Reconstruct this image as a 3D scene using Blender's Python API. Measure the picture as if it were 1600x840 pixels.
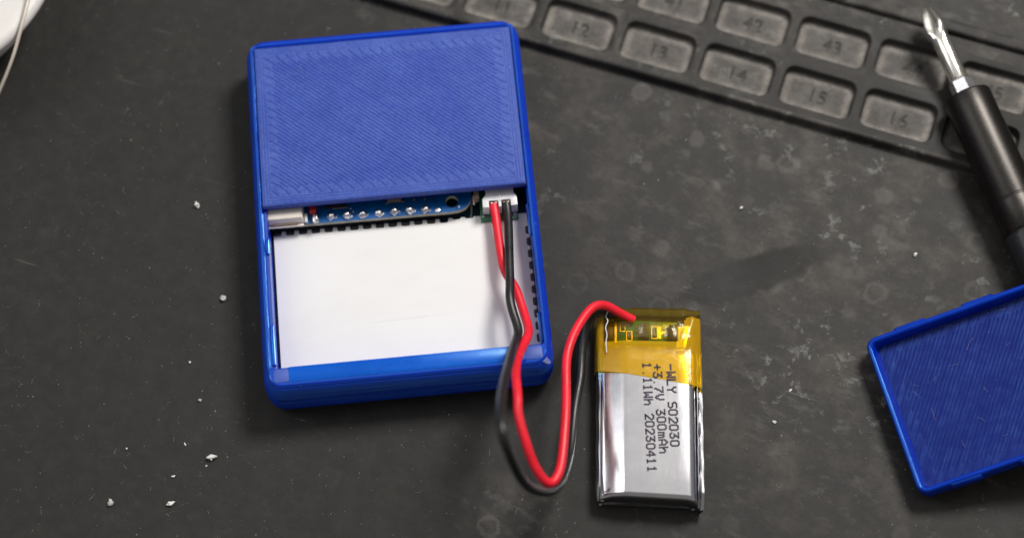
import bpy, bmesh, math, random
import numpy as np
from mathutils import Vector, Matrix

for o in list(bpy.data.objects):
    bpy.data.objects.remove(o)
SC = bpy.context.scene
COL = SC.collection
MM = 0.001
rng = np.random.default_rng(7)
random.seed(7)

# ------------------------------------------------------------------ camera
cam_d = bpy.data.cameras.new('camera')
cam = bpy.data.objects.new('camera', cam_d)
COL.objects.link(cam)
cam.location = (9.931 * MM, -201.903 * MM, 374.891 * MM)
cam.rotation_euler = (0.394, 0.010, -0.095)
cam_d.sensor_width = 36.0
cam_d.lens = 74.53
cam_d.clip_start = 0.01
cam_d.clip_end = 20.0
cam_d.dof.use_dof = True
cam_d.dof.focus_distance = 0.3945
cam_d.dof.aperture_fstop = 7.6
cam_d.dof.aperture_blades = 9
SC.camera = cam

# ------------------------------------------------------------------ world and lamps
world = bpy.data.worlds.new('World')
SC.world = world
world.use_nodes = True
bg = world.node_tree.nodes['Background']
bg.inputs['Color'].default_value = (1.0, 0.97, 0.94, 1)
bg.inputs['Strength'].default_value = 0.19


def area(name, loc, target, size, power, color, size_y=None):
    d = bpy.data.lights.new(name, 'AREA')
    d.energy = power
    d.color = color
    d.size = size
    if size_y:
        d.shape = 'RECTANGLE'
        d.size_y = size_y
    else:
        d.shape = 'DISK'
    o = bpy.data.objects.new(name, d)
    COL.objects.link(o)
    o.location = loc
    o.rotation_euler = (Vector(target) - Vector(loc)).to_track_quat('-Z', 'Y').to_euler()
    return o


area('key_lamp', (0.26, 0.17, 0.46), (0.04, -0.04, 0), 0.17, 2.9, (1.0, 0.965, 0.92))
area('ceiling_light', (0.05, 0.46, 1.05), (0.05, 0.46, 0), 1.6, 2.5, (1.0, 0.98, 0.96), 1.1)
area('window_light', (-0.53, 0.12, 0.62), (0.03, -0.05, 0), 0.27, 1.0, (0.95, 0.97, 1.0), 0.42)

SC.view_settings.view_transform = 'Standard'
SC.view_settings.look = 'None'
SC.view_settings.exposure = 0.0
SC.view_settings.gamma = 1.0
SC.view_settings.use_curve_mapping = False
SC.render.engine = 'CYCLES'
SC.cycles.max_bounces = 10
SC.cycles.transparent_max_bounces = 16
SC.cycles.caustics_reflective = False
SC.cycles.caustics_refractive = False
SC.cycles.use_denoising = True


# ------------------------------------------------------------------ material helpers
def sock(s, k):
    return s[k]


class NT:
    def __init__(self, name):
        self.m = bpy.data.materials.new(name)
        self.m.use_nodes = True
        self.t = self.m.node_tree
        self.b = self.t.nodes['Principled BSDF']
        self.out = self.t.nodes['Material Output']

    def n(self, typ, **kw):
        n = self.t.nodes.new(typ)
        for k, v in kw.items():
            setattr(n, k, v)
        return n

    def l(self, a, b):
        self.t.links.new(a, b)

    def val(self, node_in, v):
        if hasattr(v, 'is_output') or isinstance(v, bpy.types.NodeSocket):
            self.l(v, node_in)
        else:
            node_in.default_value = v

    def coord(self, mode='Object', scale=None, rot=None):
        c = self.n('ShaderNodeTexCoord').outputs[mode]
        if scale or rot:
            mp = self.n('ShaderNodeMapping')
            self.l(c, mp.inputs['Vector'])
            if scale:
                mp.inputs['Scale'].default_value = scale
            if rot:
                mp.inputs['Rotation'].default_value = rot
            c = mp.outputs['Vector']
        return c

    def noise(self, vec, lam, detail=4, rough=0.55, dist=0.0):
        n = self.n('ShaderNodeTexNoise')
        self.l(vec, n.inputs['Vector'])
        n.inputs['Scale'].default_value = 1000.0 / lam
        n.inputs['Detail'].default_value = detail
        n.inputs['Roughness'].default_value = rough
        n.inputs['Distortion'].default_value = dist
        return n.outputs['Fac']

    def voro(self, vec, lam, feature='F1', rand=1.0):
        n = self.n('ShaderNodeTexVoronoi', feature=feature)
        self.l(vec, n.inputs['Vector'])
        n.inputs['Scale'].default_value = 1000.0 / lam
        n.inputs['Randomness'].default_value = rand
        return n

    def rng(self, v, a, b, c=0.0, d=1.0, smooth=True):
        n = self.n('ShaderNodeMapRange')
        n.interpolation_type = 'SMOOTHSTEP' if smooth else 'LINEAR'
        self.val(n.inputs['Value'], v)
        n.inputs['From Min'].default_value = a
        n.inputs['From Max'].default_value = b
        n.inputs['To Min'].default_value = c
        n.inputs['To Max'].default_value = d
        return n.outputs['Result']

    def math(self, op, a, b=0.0):
        n = self.n('ShaderNodeMath', operation=op)
        self.val(n.inputs[0], a)
        self.val(n.inputs[1], b)
        return n.outputs[0]

    def mix(self, f, a, b):
        n = self.n('ShaderNodeMix', data_type='RGBA')
        self.val(n.inputs[0], f)
        for i, v in ((6, a), (7, b)):
            self.val(n.inputs[i], v if not isinstance(v, tuple) else (*v, 1.0) if len(v) == 3 else v)
        return n.outputs[2]

    def attr(self, name):
        n = self.n('ShaderNodeAttribute')
        n.attribute_name = name
        return n.outputs['Fac']

    def bump(self, h, dist_mm, strength=1.0, prev=None):
        n = self.n('ShaderNodeBump')
        self.l(h, n.inputs['Height'])
        n.inputs['Distance'].default_value = dist_mm * MM
        n.inputs['Strength'].default_value = strength
        if prev:
            self.l(prev, n.inputs['Normal'])
        return n.outputs['Normal']

    def set(self, **kw):
        names = {'color': 'Base Color', 'rough': 'Roughness', 'metal': 'Metallic', 'normal': 'Normal', 'spec': 'Specular IOR Level',
                 'coat': 'Coat Weight', 'coat_rough': 'Coat Roughness', 'sss': 'Subsurface Weight', 'sss_scale': 'Subsurface Scale',
                 'sss_radius': 'Subsurface Radius', 'aniso': 'Anisotropic', 'trans': 'Transmission Weight', 'ior': 'IOR',
                 'sheen': 'Sheen Weight', 'spec_tint': 'Specular Tint'}
        for k, v in kw.items():
            if k == 'color' and isinstance(v, tuple) and len(v) == 3:
                v = (*v, 1.0)
            self.val(self.b.inputs[names[k]], v)
        return self.m


def simple(name, color, rough=0.5, metal=0.0, bump=0.0, lam=1.0, var=0.12, **kw):
    """a plain material with a little grain and colour wander"""
    m = NT(name)
    c = m.coord()
    nz = m.noise(c, lam * 6, 5)
    dark = tuple(x * (1 - var) for x in color)
    light = tuple(min(1, x * (1 + var)) for x in color)
    m.set(color=m.mix(m.rng(nz, 0.3, 0.7), dark, light), rough=m.rng(nz, 0.2, 0.8, max(0.02, rough - 0.06), rough + 0.06), metal=metal, **kw)
    if bump:
        m.set(normal=m.bump(m.noise(c, lam, 4), bump))
    return m.m


def mat_rubber(name, dusty=0.0):
    """dark grey silicone with stains, rings, scratches and specks; dusty adds the pale film of the compartment floors"""
    m = NT(name)
    oi = m.n('ShaderNodeObjectInfo')
    va = m.n('ShaderNodeVectorMath', operation='ADD')
    m.l(m.coord(), va.inputs[0])
    m.l(oi.outputs['Location'], va.inputs[1])
    c = va.outputs['Vector'] if dusty else m.coord()
    big = m.noise(c, 95, 3, 0.5)
    cloud = m.noise(c, 14, 10, 0.68)
    mott = m.noise(c, 3.2, 8, 0.7)
    fine = m.noise(c, 0.7, 4, 0.7)
    def blob(cx, cy, rx, ry, ang, soft=0.9):
        mp = m.n('ShaderNodeMapping')
        mp.vector_type = 'TEXTURE'
        m.l(c, mp.inputs['Vector'])
        mp.inputs['Location'].default_value = (cx * MM, cy * MM, 0)
        mp.inputs['Rotation'].default_value = (0, 0, ang)
        mp.inputs['Scale'].default_value = (rx * MM, ry * MM, 1)
        ln = m.n('ShaderNodeVectorMath', operation='LENGTH')
        m.l(mp.outputs['Vector'], ln.inputs[0])
        return m.rng(m.math('ADD', ln.outputs['Value'], m.math('MULTIPLY', m.math('SUBTRACT', mott, 0.5), 0.7)), 1.0 + soft * 0.5, 1.0 - soft * 0.5)

    base = m.mix(m.rng(big, 0.35, 0.65), (0.0205, 0.0194, 0.0180), (0.0250, 0.0237, 0.0222))
    base = m.mix(m.rng(mott, 0.35, 0.7, 0, 0.55), base, (0.036, 0.034, 0.0315))
    worn = m.math('MAXIMUM', blob(17, -26, 44, 27, 0.15, 1.0), m.math('MAXIMUM', blob(3, 16, 120, 30, 0, 0.8), blob(-30, -18, 30, 10, 0.4, 1.2)))
    worn = m.math('MAXIMUM', worn, m.math('MAXIMUM', blob(-16, -99, 9, 6, 0.5, 1.0), blob(38, -60, 34, 24, 0.4, 1.2)))
    wiped = blob(14.8, -40.6, 14.5, 3.9, 0.66, 0.35)
    worn = m.math('MULTIPLY', worn, m.math('SUBTRACT', 1.0, m.math('MULTIPLY', wiped, 1.0)))
    base = m.mix(m.math('MULTIPLY', wiped, 0.8), base, (0.0195, 0.0185, 0.0172))
    rimw = m.math('SUBTRACT', blob(14.8, -40.6, 18.0, 6.5, 0.66, 0.5), wiped)
    worn = m.math('MAXIMUM', worn, m.math('MULTIPLY', rimw, 1.0))
    wmask = m.math('ADD', 0.08, m.math('MULTIPLY', worn, 0.92))
    base = m.mix(m.math('MULTIPLY', m.math('MULTIPLY', m.rng(cloud, 0.42, 0.66), m.rng(mott, 0.3, 0.65, 0.45, 1.0)), wmask), base, (0.088, 0.0805, 0.073))
    sm = m.noise(m.coord(scale=(0.5, 1, 1), rot=(0, 0, 0.5)), 3.5, 8, 0.72)
    base = m.mix(m.math('MULTIPLY', m.rng(sm, 0.52, 0.66), m.math('MULTIPLY', wmask, 0.4)), base, (0.12, 0.11, 0.10))
    # flaky pale residue with crisp edges
    flake = m.math('MULTIPLY', m.rng(m.noise(c, 4.2, 10, 0.75, 0.25), 0.555, 0.605), m.rng(m.noise(c, 22, 4), 0.46, 0.60))
    base = m.mix(m.math('MULTIPLY', flake, m.math('MULTIPLY', wmask, 0.75)), base, (0.17, 0.175, 0.16))
    # dried drop rings
    vo = m.voro(c, 8)
    d = m.math('ADD', vo.outputs['Distance'], m.math('MULTIPLY', m.math('SUBTRACT', m.noise(c, 2.5, 4), 0.5), 0.30))
    ring = m.math('MULTIPLY', m.rng(d, 0.14, 0.21), m.rng(d, 0.30, 0.23))
    sep = m.n('ShaderNodeSeparateColor')
    m.l(vo.outputs['Color'], sep.inputs[0])
    ring = m.math('MULTIPLY', ring, m.rng(sep.outputs[0], 0.62, 0.72))
    disc = m.math('MULTIPLY', m.rng(d, 0.26, 0.17), m.rng(sep.outputs[1], 0.66, 0.78))
    base = m.mix(m.math('MULTIPLY', ring, m.math('MULTIPLY', wmask, 0.26)), base, (0.15, 0.14, 0.13))
    base = m.mix(m.math('MULTIPLY', disc, m.math('MULTIPLY', wmask, 0.32)), base, (0.13, 0.12, 0.112))
    # scratches
    for rot, k in ((0.5, 0.35), (-0.9, 0.3), (2.2, 0.25)):
        s = m.noise(m.coord(scale=(0.035, 1, 1), rot=(0, 0, rot)), 0.9, 2, 0.5)
        f = m.math('MULTIPLY', m.rng(s, 0.70, 0.74), m.rng(m.noise(c, 24, 2), 0.55, 0.66))
        base = m.mix(m.math('MULTIPLY', f, k), base, (0.2, 0.19, 0.18))
    # specks
    vs = m.voro(c, 2.6)
    sp = m.n('ShaderNodeSeparateColor')
    m.l(vs.outputs['Color'], sp.inputs[0])
    speck = m.math('MULTIPLY', m.rng(vs.outputs['Distance'], 0.055, 0.035), m.rng(sp.outputs[0], 0.86, 0.9))
    base = m.mix(m.math('MULTIPLY', speck, 0.75), base, (0.42, 0.4, 0.37))
    if dusty:
        dust = m.attr('dust')
        patch = m.rng(m.noise(c, 3.2, 7, 0.7), 0.28, 0.72, 0.35, 1.0)
        gr = m.rng(m.noise(c, 0.45, 3, 0.6), 0.3, 0.7, 0.6, 1.0)
        base = m.mix(m.math('MULTIPLY', m.math('MULTIPLY', m.math('MULTIPLY', dust, patch), gr), dusty), base, (0.31, 0.283, 0.256))
    m.set(color=base, rough=m.rng(cloud, 0.3, 0.7, 0.56, 0.72), spec=0.28)
    nb = m.bump(fine, 0.035, 0.8)
    m.set(normal=m.bump(mott, 0.12, 0.5, nb))
    return m.m


def mat_print(name, deep, pale, rough=0.36, layer=0.0, sss=0.25, pale_attr=None, whitening=0.5, spec=0.36, tint=(1, 1, 1), coat=0.0, ior=1.5):
    """blue printed plastic; pale = line tops (attribute), scuffing plus sheen painted into the colour, deep = base plastic"""
    m = NT(name)
    c = m.coord()
    nz = m.noise(c, 6, 5, 0.6)
    nf = m.noise(c, 0.5, 3, 0.6)
    col = m.mix(m.rng(nz, 0.3, 0.7, 0, 0.5), deep, tuple(x * 1.25 for x in deep))
    rg = m.rng(nz, 0.25, 0.75, rough - 0.08, rough + 0.08)
    if pale_attr:
        f = m.math('MULTIPLY', m.attr(pale_attr), m.rng(m.noise(c, 9, 6, 0.65), 0.25, 0.75, whitening * 0.62, whitening))
        f = m.math('MULTIPLY', f, m.rng(nf, 0.25, 0.7, 0.62, 1.0))
        col = m.mix(f, col, pale)
        rg = m.math('ADD', rg, m.math('MULTIPLY', f, 0.14))
    vs = m.voro(c, 2.2)
    sp = m.n('ShaderNodeSeparateColor')
    m.l(vs.outputs['Color'], sp.inputs[0])
    speck = m.math('MULTIPLY', m.rng(vs.outputs['Distance'], 0.05, 0.03), m.rng(sp.outputs[0], 0.88, 0.92))
    col = m.mix(m.math('MULTIPLY', speck, 0.5), col, (0.4, 0.42, 0.5))
    m.set(color=col, rough=rg, spec=spec, spec_tint=(*tint, 1), coat=coat, coat_rough=0.10, ior=ior, sss=sss, sss_radius=(0.15, 0.5, 1.9), sss_scale=MM * 1.0)
    if layer:
        w = m.noise(m.coord(scale=(0.012, 0.012, 1.0)), layer, 2, 0.4)
        nb = m.bump(w, 0.16, 0.9)
        m.set(normal=m.bump(nz, 0.10, 0.4, nb))
    else:
        m.set(normal=m.bump(nf, 0.02, 0.6))
    return m.m


M = {}
M['rubber'] = mat_rubber('mat_rubber')
M['rubber_dusty'] = mat_rubber('mat_rubber_dusty', 0.95)
DEEP = (0.003, 0.024, 0.42)
M['blue_shell'] = mat_print('blue_shell_plastic', (0.0, 0.027, 0.47), None, 0.15, layer=0.45, sss=0.35, spec=1.0, tint=(0.20, 0.62, 1.0), coat=0.12, ior=1.75)
M['blue_plate'] = mat_print('blue_plate_plastic', (0.0, 0.020, 0.27), (0.088, 0.150, 0.49), 0.42, sss=0.1, pale_attr='ridge', whitening=0.98, spec=0.24)  # overhead sheen is painted into the pale ridges, crease shade into the deep grooves
M['blue_pad'] = mat_print('blue_pad_plastic', (0.06, 0.11, 0.45), None, 0.45, sss=0.2)
M['blue_lid'] = mat_print('blue_lid_plastic', (0.0, 0.010, 0.15), (0.035, 0.095, 0.36), 0.36, sss=0.1, pale_attr='ridge', whitening=0.8, spec=0.2)
M['blue_lid_wall'] = mat_print('blue_lid_wall_plastic', (0.0, 0.020, 0.36), None, 0.20, layer=0.45, sss=0.3, spec=0.8, tint=(0.20, 0.62, 1.0), ior=1.6)
M['blue_lip_lit'] = mat_print('blue_lip_lit_plastic', (0.0, 0.095, 0.60), None, 0.30, sss=0.5, spec=0.5, tint=(0.4, 0.75, 1.0))  # shell plastic coloured brighter for the light shining through the rim
M['whitening'] = simple('whitened_scuff', (0.36, 0.42, 0.60), 0.6, 0, 0.02, 0.4, 0.2)
M['blue_ledge'] = mat_print('blue_ledge_plastic', (0.055, 0.095, 0.42), None, 0.40, sss=0.2)
M['white_sheet'] = simple('white_sheet', (0.83, 0.825, 0.82), 0.42, 0, 0.012, 1.2, 0.012, spec=0.35)


def mat_sheet():
    m = NT('white_sheet')
    c = m.coord()
    smear = m.noise(m.coord(scale=(0.4, 1, 1), rot=(0, 0, 0.4)), 14, 6, 0.6)
    print_ = m.noise(c, 5, 7, 0.7)
    col = m.mix(m.rng(smear, 0.4, 0.7), (0.84, 0.838, 0.832), (0.80, 0.795, 0.785))
    col = m.mix(m.math('MULTIPLY', m.rng(print_, 0.60, 0.72), 0.35), col, (0.72, 0.71, 0.69))
    sc = m.noise(m.coord(scale=(0.03, 1, 1), rot=(0, 0, -0.7)), 0.8, 2)
    col = m.mix(m.math('MULTIPLY', m.rng(sc, 0.71, 0.75), 0.3), col, (0.66, 0.65, 0.64))
    m.set(color=col, rough=m.rng(smear, 0.3, 0.7, 0.34, 0.5), spec=0.35, normal=m.bump(smear, 0.25, 0.35))
    return m.m


M['white_sheet'] = mat_sheet()
M['white_plastic'] = simple('white_plug_plastic', (0.78, 0.78, 0.80), 0.32, 0, 0.01, 0.6, 0.03, sss=0.15, sss_radius=(1, 1, 1), sss_scale=MM * 0.6)
M['cream_plastic'] = simple('cream_connector_plastic', (0.72, 0.66, 0.58), 0.4, 0, 0.01, 0.6, 0.04)
M['cream_dark'] = simple('cream_slider_plastic', (0.36, 0.27, 0.19), 0.5, 0, 0.01, 0.6, 0.08)
M['spool'] = simple('white_spool_plastic', (0.80, 0.775, 0.75), 0.42, 0, 0.02, 2.0, 0.02, sss=0.1, sss_radius=(1, .8, .7), sss_scale=MM)
M['black_plastic'] = simple('black_header_plastic', (0.012, 0.013, 0.015), 0.38, 0, 0.01, 0.4)
M['teal_board'] = simple('dark_board_mask', (0.003, 0.028, 0.044), 0.3, 0, 0.015, 1.0, 0.3)
M['blue_board'] = simple('blue_solder_mask', (0.002, 0.105, 0.36), 0.22, 0, 0.015, 0.8, 0.2, coat=0.4, coat_rough=0.15)
M['fibre_edge'] = simple('fibreglass_edge', (0.42, 0.40, 0.31), 0.6, 0, 0.05, 0.4, 0.2)
M['green_board'] = simple('green_solder_mask', (0.004, 0.17, 0.065), 0.3, 0, 0.01, 0.7, 0.25)
M['solder'] = simple('solder', (0.82, 0.82, 0.83), 0.3, 1.0, 0.10, 0.45, 0.1)
M['tin'] = simple('tinned_metal', (0.62, 0.6, 0.56), 0.32, 1.0, 0.02, 0.4, 0.1)
M['gold'] = simple('gold_plating', (0.85, 0.62, 0.16), 0.3, 1.0, 0.02, 0.4, 0.1)
M['brown_dark'] = simple('crimp_shadowed_brass', (0.10, 0.055, 0.03), 0.45, 0.4, 0.01, 0.4, 0.2)  # shade of the plug cavities put into the brass; board parts just brown
M['silk'] = simple('white_silkscreen', (0.6, 0.65, 0.66), 0.6, 0, 0, 0.4, 0.1)
M['red_wire'] = simple('red_silicone_wire', (0.84, 0.016, 0.036), 0.40, 0, 0.02, 0.6, 0.10, spec=0.38, sss=0.12, sss_radius=(1, .2, .2), sss_scale=MM * 0.5)
M['black_wire'] = simple('black_silicone_wire', (0.010, 0.010, 0.011), 0.40, 0, 0.03, 0.35, 0.3, spec=0.5)
M['red_part'] = simple('red_component', (0.55, 0.012, 0.02), 0.4, 0, 0.01, 0.4)
M['chip'] = simple('chip_epoxy', (0.014, 0.011, 0.010), 0.45, 0, 0.015, 0.3, 0.25)
M['ink'] = simple('dark_violet_ink', (0.022, 0.012, 0.032), 0.6, 0, 0, 0.3, 0.3)
M['crumb'] = simple('white_crumb_plastic', (0.86, 0.85, 0.82), 0.5, 0, 0.08, 0.4, 0.1)
M['crumb_grey'] = simple('grey_crumb_plastic', (0.62, 0.59, 0.56), 0.6, 0, 0.08, 0.4, 0.2)
M['dust'] = simple('pale_dust', (0.46, 0.44, 0.41), 0.8, 0, 0, 0.4, 0.2)
M['chrome'] = simple('bright_steel', (0.86, 0.82, 0.75), 0.17, 1.0, 0.015, 0.5, 0.1)
M['hex_steel'] = simple('hex_steel', (0.88, 0.88, 0.90), 0.12, 1.0, 0.005, 0.5, 0.05)
M['pale_wire'] = simple('pale_thin_wire', (0.70, 0.62, 0.53), 0.35, 0.1, 0.01, 0.5, 0.06)


def mat_anodised():
    m = NT('black_anodised_aluminium')
    c = m.coord()
    g = m.noise(c, 0.25, 3, 0.7)
    m.set(color=m.mix(m.rng(g, 0.3, 0.7), (0.036, 0.033, 0.031), (0.06, 0.056, 0.052)), metal=1.0, rough=m.rng(g, 0.2, 0.8, 0.30, 0.42))
    m.set(normal=m.bump(g, 0.03, 0.6))
    return m.m


def mat_pouch():
    m = NT('aluminium_laminate_pouch')
    c = m.coord()
    br = m.noise(m.coord(scale=(1, 0.06, 1)), 0.22, 3, 0.6)
    w = m.noise(c, 5, 4, 0.6)
    m.set(color=m.mix(m.rng(w, 0.3, 0.7), (0.68, 0.67, 0.70), (0.77, 0.76, 0.78)), metal=1.0, rough=m.rng(br, 0.2, 0.8, 0.13, 0.18))
    nb = m.bump(br, 0.004, 0.35)
    m.set(normal=m.bump(w, 0.04, 0.3, nb))
    return m.m


def mat_kapton(name, tint, gloss_rough=0.16, body=0.04, wrinkle=0.10):
    """clear yellow tape: light passes through and is tinted, over a glossy face"""
    m = NT(name)
    c = m.coord()
    tr = m.n('ShaderNodeBsdfTransparent')
    tl = m.n('ShaderNodeBsdfDiffuse')
    gl = m.n('ShaderNodeBsdfGlossy')
    nz = m.noise(c, 2.5, 5, 0.6)
    m.l(m.mix(m.rng(nz, 0.3, 0.7), tint, tuple(x * 0.9 for x in tint)), tr.inputs['Color'])
    tl.inputs['Color'].default_value = (1.0, 0.55, 0.006, 1)
    gl.inputs['Color'].default_value = (1.0, 0.95, 0.8, 1)
    gl.inputs['Roughness'].default_value = gloss_rough
    wr = m.bump(m.noise(m.coord(scale=(0.5, 1, 1)), 1.6, 5, 0.65, 0.8), wrinkle, 0.7)
    m.l(wr, gl.inputs['Normal'])
    fr = m.n('ShaderNodeFresnel')
    fr.inputs['IOR'].default_value = 1.55
    m.l(wr, fr.inputs['Normal'])
    a = m.n('ShaderNodeMixShader')
    a.inputs[0].default_value = body
    m.l(tr.outputs[0], a.inputs[1])
    m.l(tl.outputs[0], a.inputs[2])
    b = m.n('ShaderNodeMixShader')
    m.l(fr.outputs[0], b.inputs[0])
    m.l(a.outputs[0], b.inputs[1])
    m.l(gl.outputs[0], b.inputs[2])
    m.l(b.outputs[0], m.out.inputs['Surface'])
    m.t.nodes.remove(m.b)
    return m.m


M['anodised'] = mat_anodised()
M['pouch'] = mat_pouch()
M['kapton'] = mat_kapton('yellow_polyimide_tape', (1.0, 0.80, 0.09))

M['kapton_stuck'] = mat_kapton('yellow_tape_stuck_down', (1.0, 0.76, 0.05), body=0.40, wrinkle=0.14)


# ------------------------------------------------------------------ mesh helpers (all lengths in mm)
def tag(o, label=None, cat=None, group=None, kind=None):
    if label:
        o['label'] = label
    if cat:
        o['category'] = cat
    if group:
        o['group'] = group
    if kind:
        o['kind'] = kind
    return o


def empty(name, loc=(0, 0, 0), rot=(0, 0, 0)):
    o = bpy.data.objects.new(name, None)
    o.empty_display_size = 0.004
    COL.objects.link(o)
    o.location = Vector(loc) * MM
    o.rotation_euler = rot
    return o


def build(name, verts, faces, mat, parent=None, loc=None, rot=None, sharp=35, attrs=None, midx=None):
    me = bpy.data.meshes.new(name)
    v = np.asarray(verts, float) * MM
    me.from_pydata(v.tolist(), [], [tuple(int(i) for i in f) for f in faces])
    for mm in (mat if isinstance(mat, (list, tuple)) else [mat]):
        me.materials.append(mm)
    if midx is not None:
        me.polygons.foreach_set('material_index', np.asarray(midx, np.int32))
    if attrs:
        for k, a in attrs.items():
            at = me.attributes.new(k, 'FLOAT', 'POINT')
            at.data.foreach_set('value', np.asarray(a, np.float32))
    me.update()
    if sharp is not None:
        me.shade_smooth()
        me.set_sharp_from_angle(angle=math.radians(sharp))
    o = bpy.data.objects.new(name, me)
    COL.objects.link(o)
    if parent:
        o.parent = parent
    if loc:
        o.location = Vector(loc) * MM
    if rot:
        o.rotation_euler = rot
    return o


def from_bm(name, bm, mat, parent=None, sharp=35, loc=None, rot=None):
    bmesh.ops.recalc_face_normals(bm, faces=bm.faces[:])
    vs = [v.co[:] for v in bm.verts]
    bm.verts.index_update()
    fs = [[v.index for v in f.verts] for f in bm.faces]
    bm.free()
    return build(name, vs, fs, mat, parent, loc, rot, sharp)


def box(name, c, s, mat, parent=None, bevel=0.15, rotz=0.0, seg=2):
    bm = bmesh.new()
    bmesh.ops.create_cube(bm, size=1.0)
    for v in bm.verts:
        v.co = Vector((v.co.x * s[0], v.co.y * s[1], v.co.z * s[2]))
    if bevel:
        bmesh.ops.bevel(bm, geom=bm.edges[:], offset=bevel, segments=seg, affect='EDGES', profile=0.5)
    R = Matrix.Rotation(rotz, 3, 'Z')
    for v in bm.verts:
        v.co = R @ v.co + Vector(c)
    return from_bm(name, bm, mat, parent)


def prism(name, poly, z0, z1, mat, parent=None, bevel=0.0, holes=None):
    bm = bmesh.new()
    vs = [bm.verts.new((x, y, z1)) for x, y in poly]
    f = bm.faces.new(vs)
    f.normal_update()
    if f.normal.z < 0:
        f.normal_flip()
    r = bmesh.ops.extrude_face_region(bm, geom=[f])
    for e in r['geom']:
        if isinstance(e, bmesh.types.BMVert):
            e.co.z = z0
    if bevel:
        top = [e for e in bm.edges if all(abs(v.co.z - z1) < 1e-6 for v in e.verts)]
        bmesh.ops.bevel(bm, geom=top, offset=bevel, segments=2, affect='EDGES', profile=0.5, clamp_overlap=True)
    big = [f for f in bm.faces if len(f.verts) > 4]
    bmesh.ops.triangulate(bm, faces=big)
    return from_bm(name, bm, mat, parent, sharp=30)


def loft(loops, cap0=True, cap1=True, closed=True):
    n = len(loops[0])
    V = [p for lp in loops for p in lp]
    F = []
    for i in range(len(loops) - 1):
        for j in range(n if closed else n - 1):
            k = (j + 1) % n
            F.append((i * n + j, i * n + k, (i + 1) * n + k, (i + 1) * n + j))
    if cap0:
        F.append(tuple(range(n - 1, -1, -1)))
    if cap1:
        F.append(tuple((len(loops) - 1) * n + j for j in range(n)))
    return V, F


def rrect(x0, x1, y0, y1, r, z, n=7, sub=1):
    """counter-clockwise rounded rectangle, n+1 points a corner and sub extra points a side"""
    P = []
    cs = ((x1 - r, y1 - r, 0), (x0 + r, y1 - r, 90), (x0 + r, y0 + r, 180), (x1 - r, y0 + r, 270))
    for ci, (cx, cy, a0) in enumerate(cs):
        arc = [(cx + r * math.cos(math.radians(a0 + 90 * i / n)), cy + r * math.sin(math.radians(a0 + 90 * i / n)), z) for i in range(n + 1)]
        P += arc
        nx = cs[(ci + 1) % 4]
        b = (nx[0] + r * math.cos(math.radians(nx[2])), nx[1] + r * math.sin(math.radians(nx[2])))
        for s in range(1, sub + 1):
            t = s / (sub + 1)
            P.append((arc[-1][0] * (1 - t) + b[0] * t, arc[-1][1] * (1 - t) + b[1] * t, z))
    return P


def catmull(pts, per=8):
    P = np.asarray(pts, float)
    P = np.vstack([2 * P[0] - P[1], P, 2 * P[-1] - P[-2]])
    out = []
    for i in range(1, len(P) - 2):
        for s in range(per):
            t = s / per
            a, b, c, d = P[i - 1], P[i], P[i + 1], P[i + 2]
            out.append(0.5 * ((2 * b) + (-a + c) * t + (2 * a - 5 * b + 4 * c - d) * t * t + (-a + 3 * b - 3 * c + d) * t ** 3))
    out.append(P[-2])
    return np.array(out)


def smooth_path(P, it=2):
    P = np.array(P)
    for _ in range(it):
        Q = P.copy()
        Q[1:-1] = 0.25 * P[:-2] + 0.5 * P[1:-1] + 0.25 * P[2:]
        P = Q
    return P


def tube(path, rad, seg=14):
    P = np.asarray(path, float)
    n = len(P)
    rad = np.broadcast_to(rad, (n,))
    T = np.gradient(P, axis=0)
    T /= np.linalg.norm(T, axis=1)[:, None]
    up = np.array([0, 0, 1.0]) if abs(T[0][2]) < 0.9 else np.array([1.0, 0, 0])
    N = up - T[0] * np.dot(up, T[0])
    N /= np.linalg.norm(N)
    loops = []
    for i in range(n):
        N = N - T[i] * np.dot(N, T[i])
        N /= np.linalg.norm(N)
        B = np.cross(T[i], N)
        loops.append([tuple(P[i] + rad[i] * (math.cos(a) * N + math.sin(a) * B)) for a in np.linspace(0, 2 * math.pi, seg, endpoint=False)])
    return loft(loops)


def lathe(prof, seg=48, axis='z'):
    loops = [[(r * math.cos(a), r * math.sin(a), z) for a in np.linspace(0, 2 * math.pi, seg, endpoint=False)] for r, z in prof]
    return loft(loops)


def vnoise(x, y, seed=0):
    """smooth value noise for numpy arrays"""
    xi = np.floor(x).astype(int)
    yi = np.floor(y).astype(int)
    fx = x - xi
    fy = y - yi
    fx = fx * fx * (3 - 2 * fx)
    fy = fy * fy * (3 - 2 * fy)

    def h(a, b):
        return np.modf(np.abs(np.sin(a * 127.1 + b * 311.7 + seed * 74.7) * 43758.5453))[0]
    return (h(xi, yi) * (1 - fx) + h(xi + 1, yi) * fx) * (1 - fy) + (h(xi, yi + 1) * (1 - fx) + h(xi + 1, yi + 1) * fx) * fy


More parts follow.
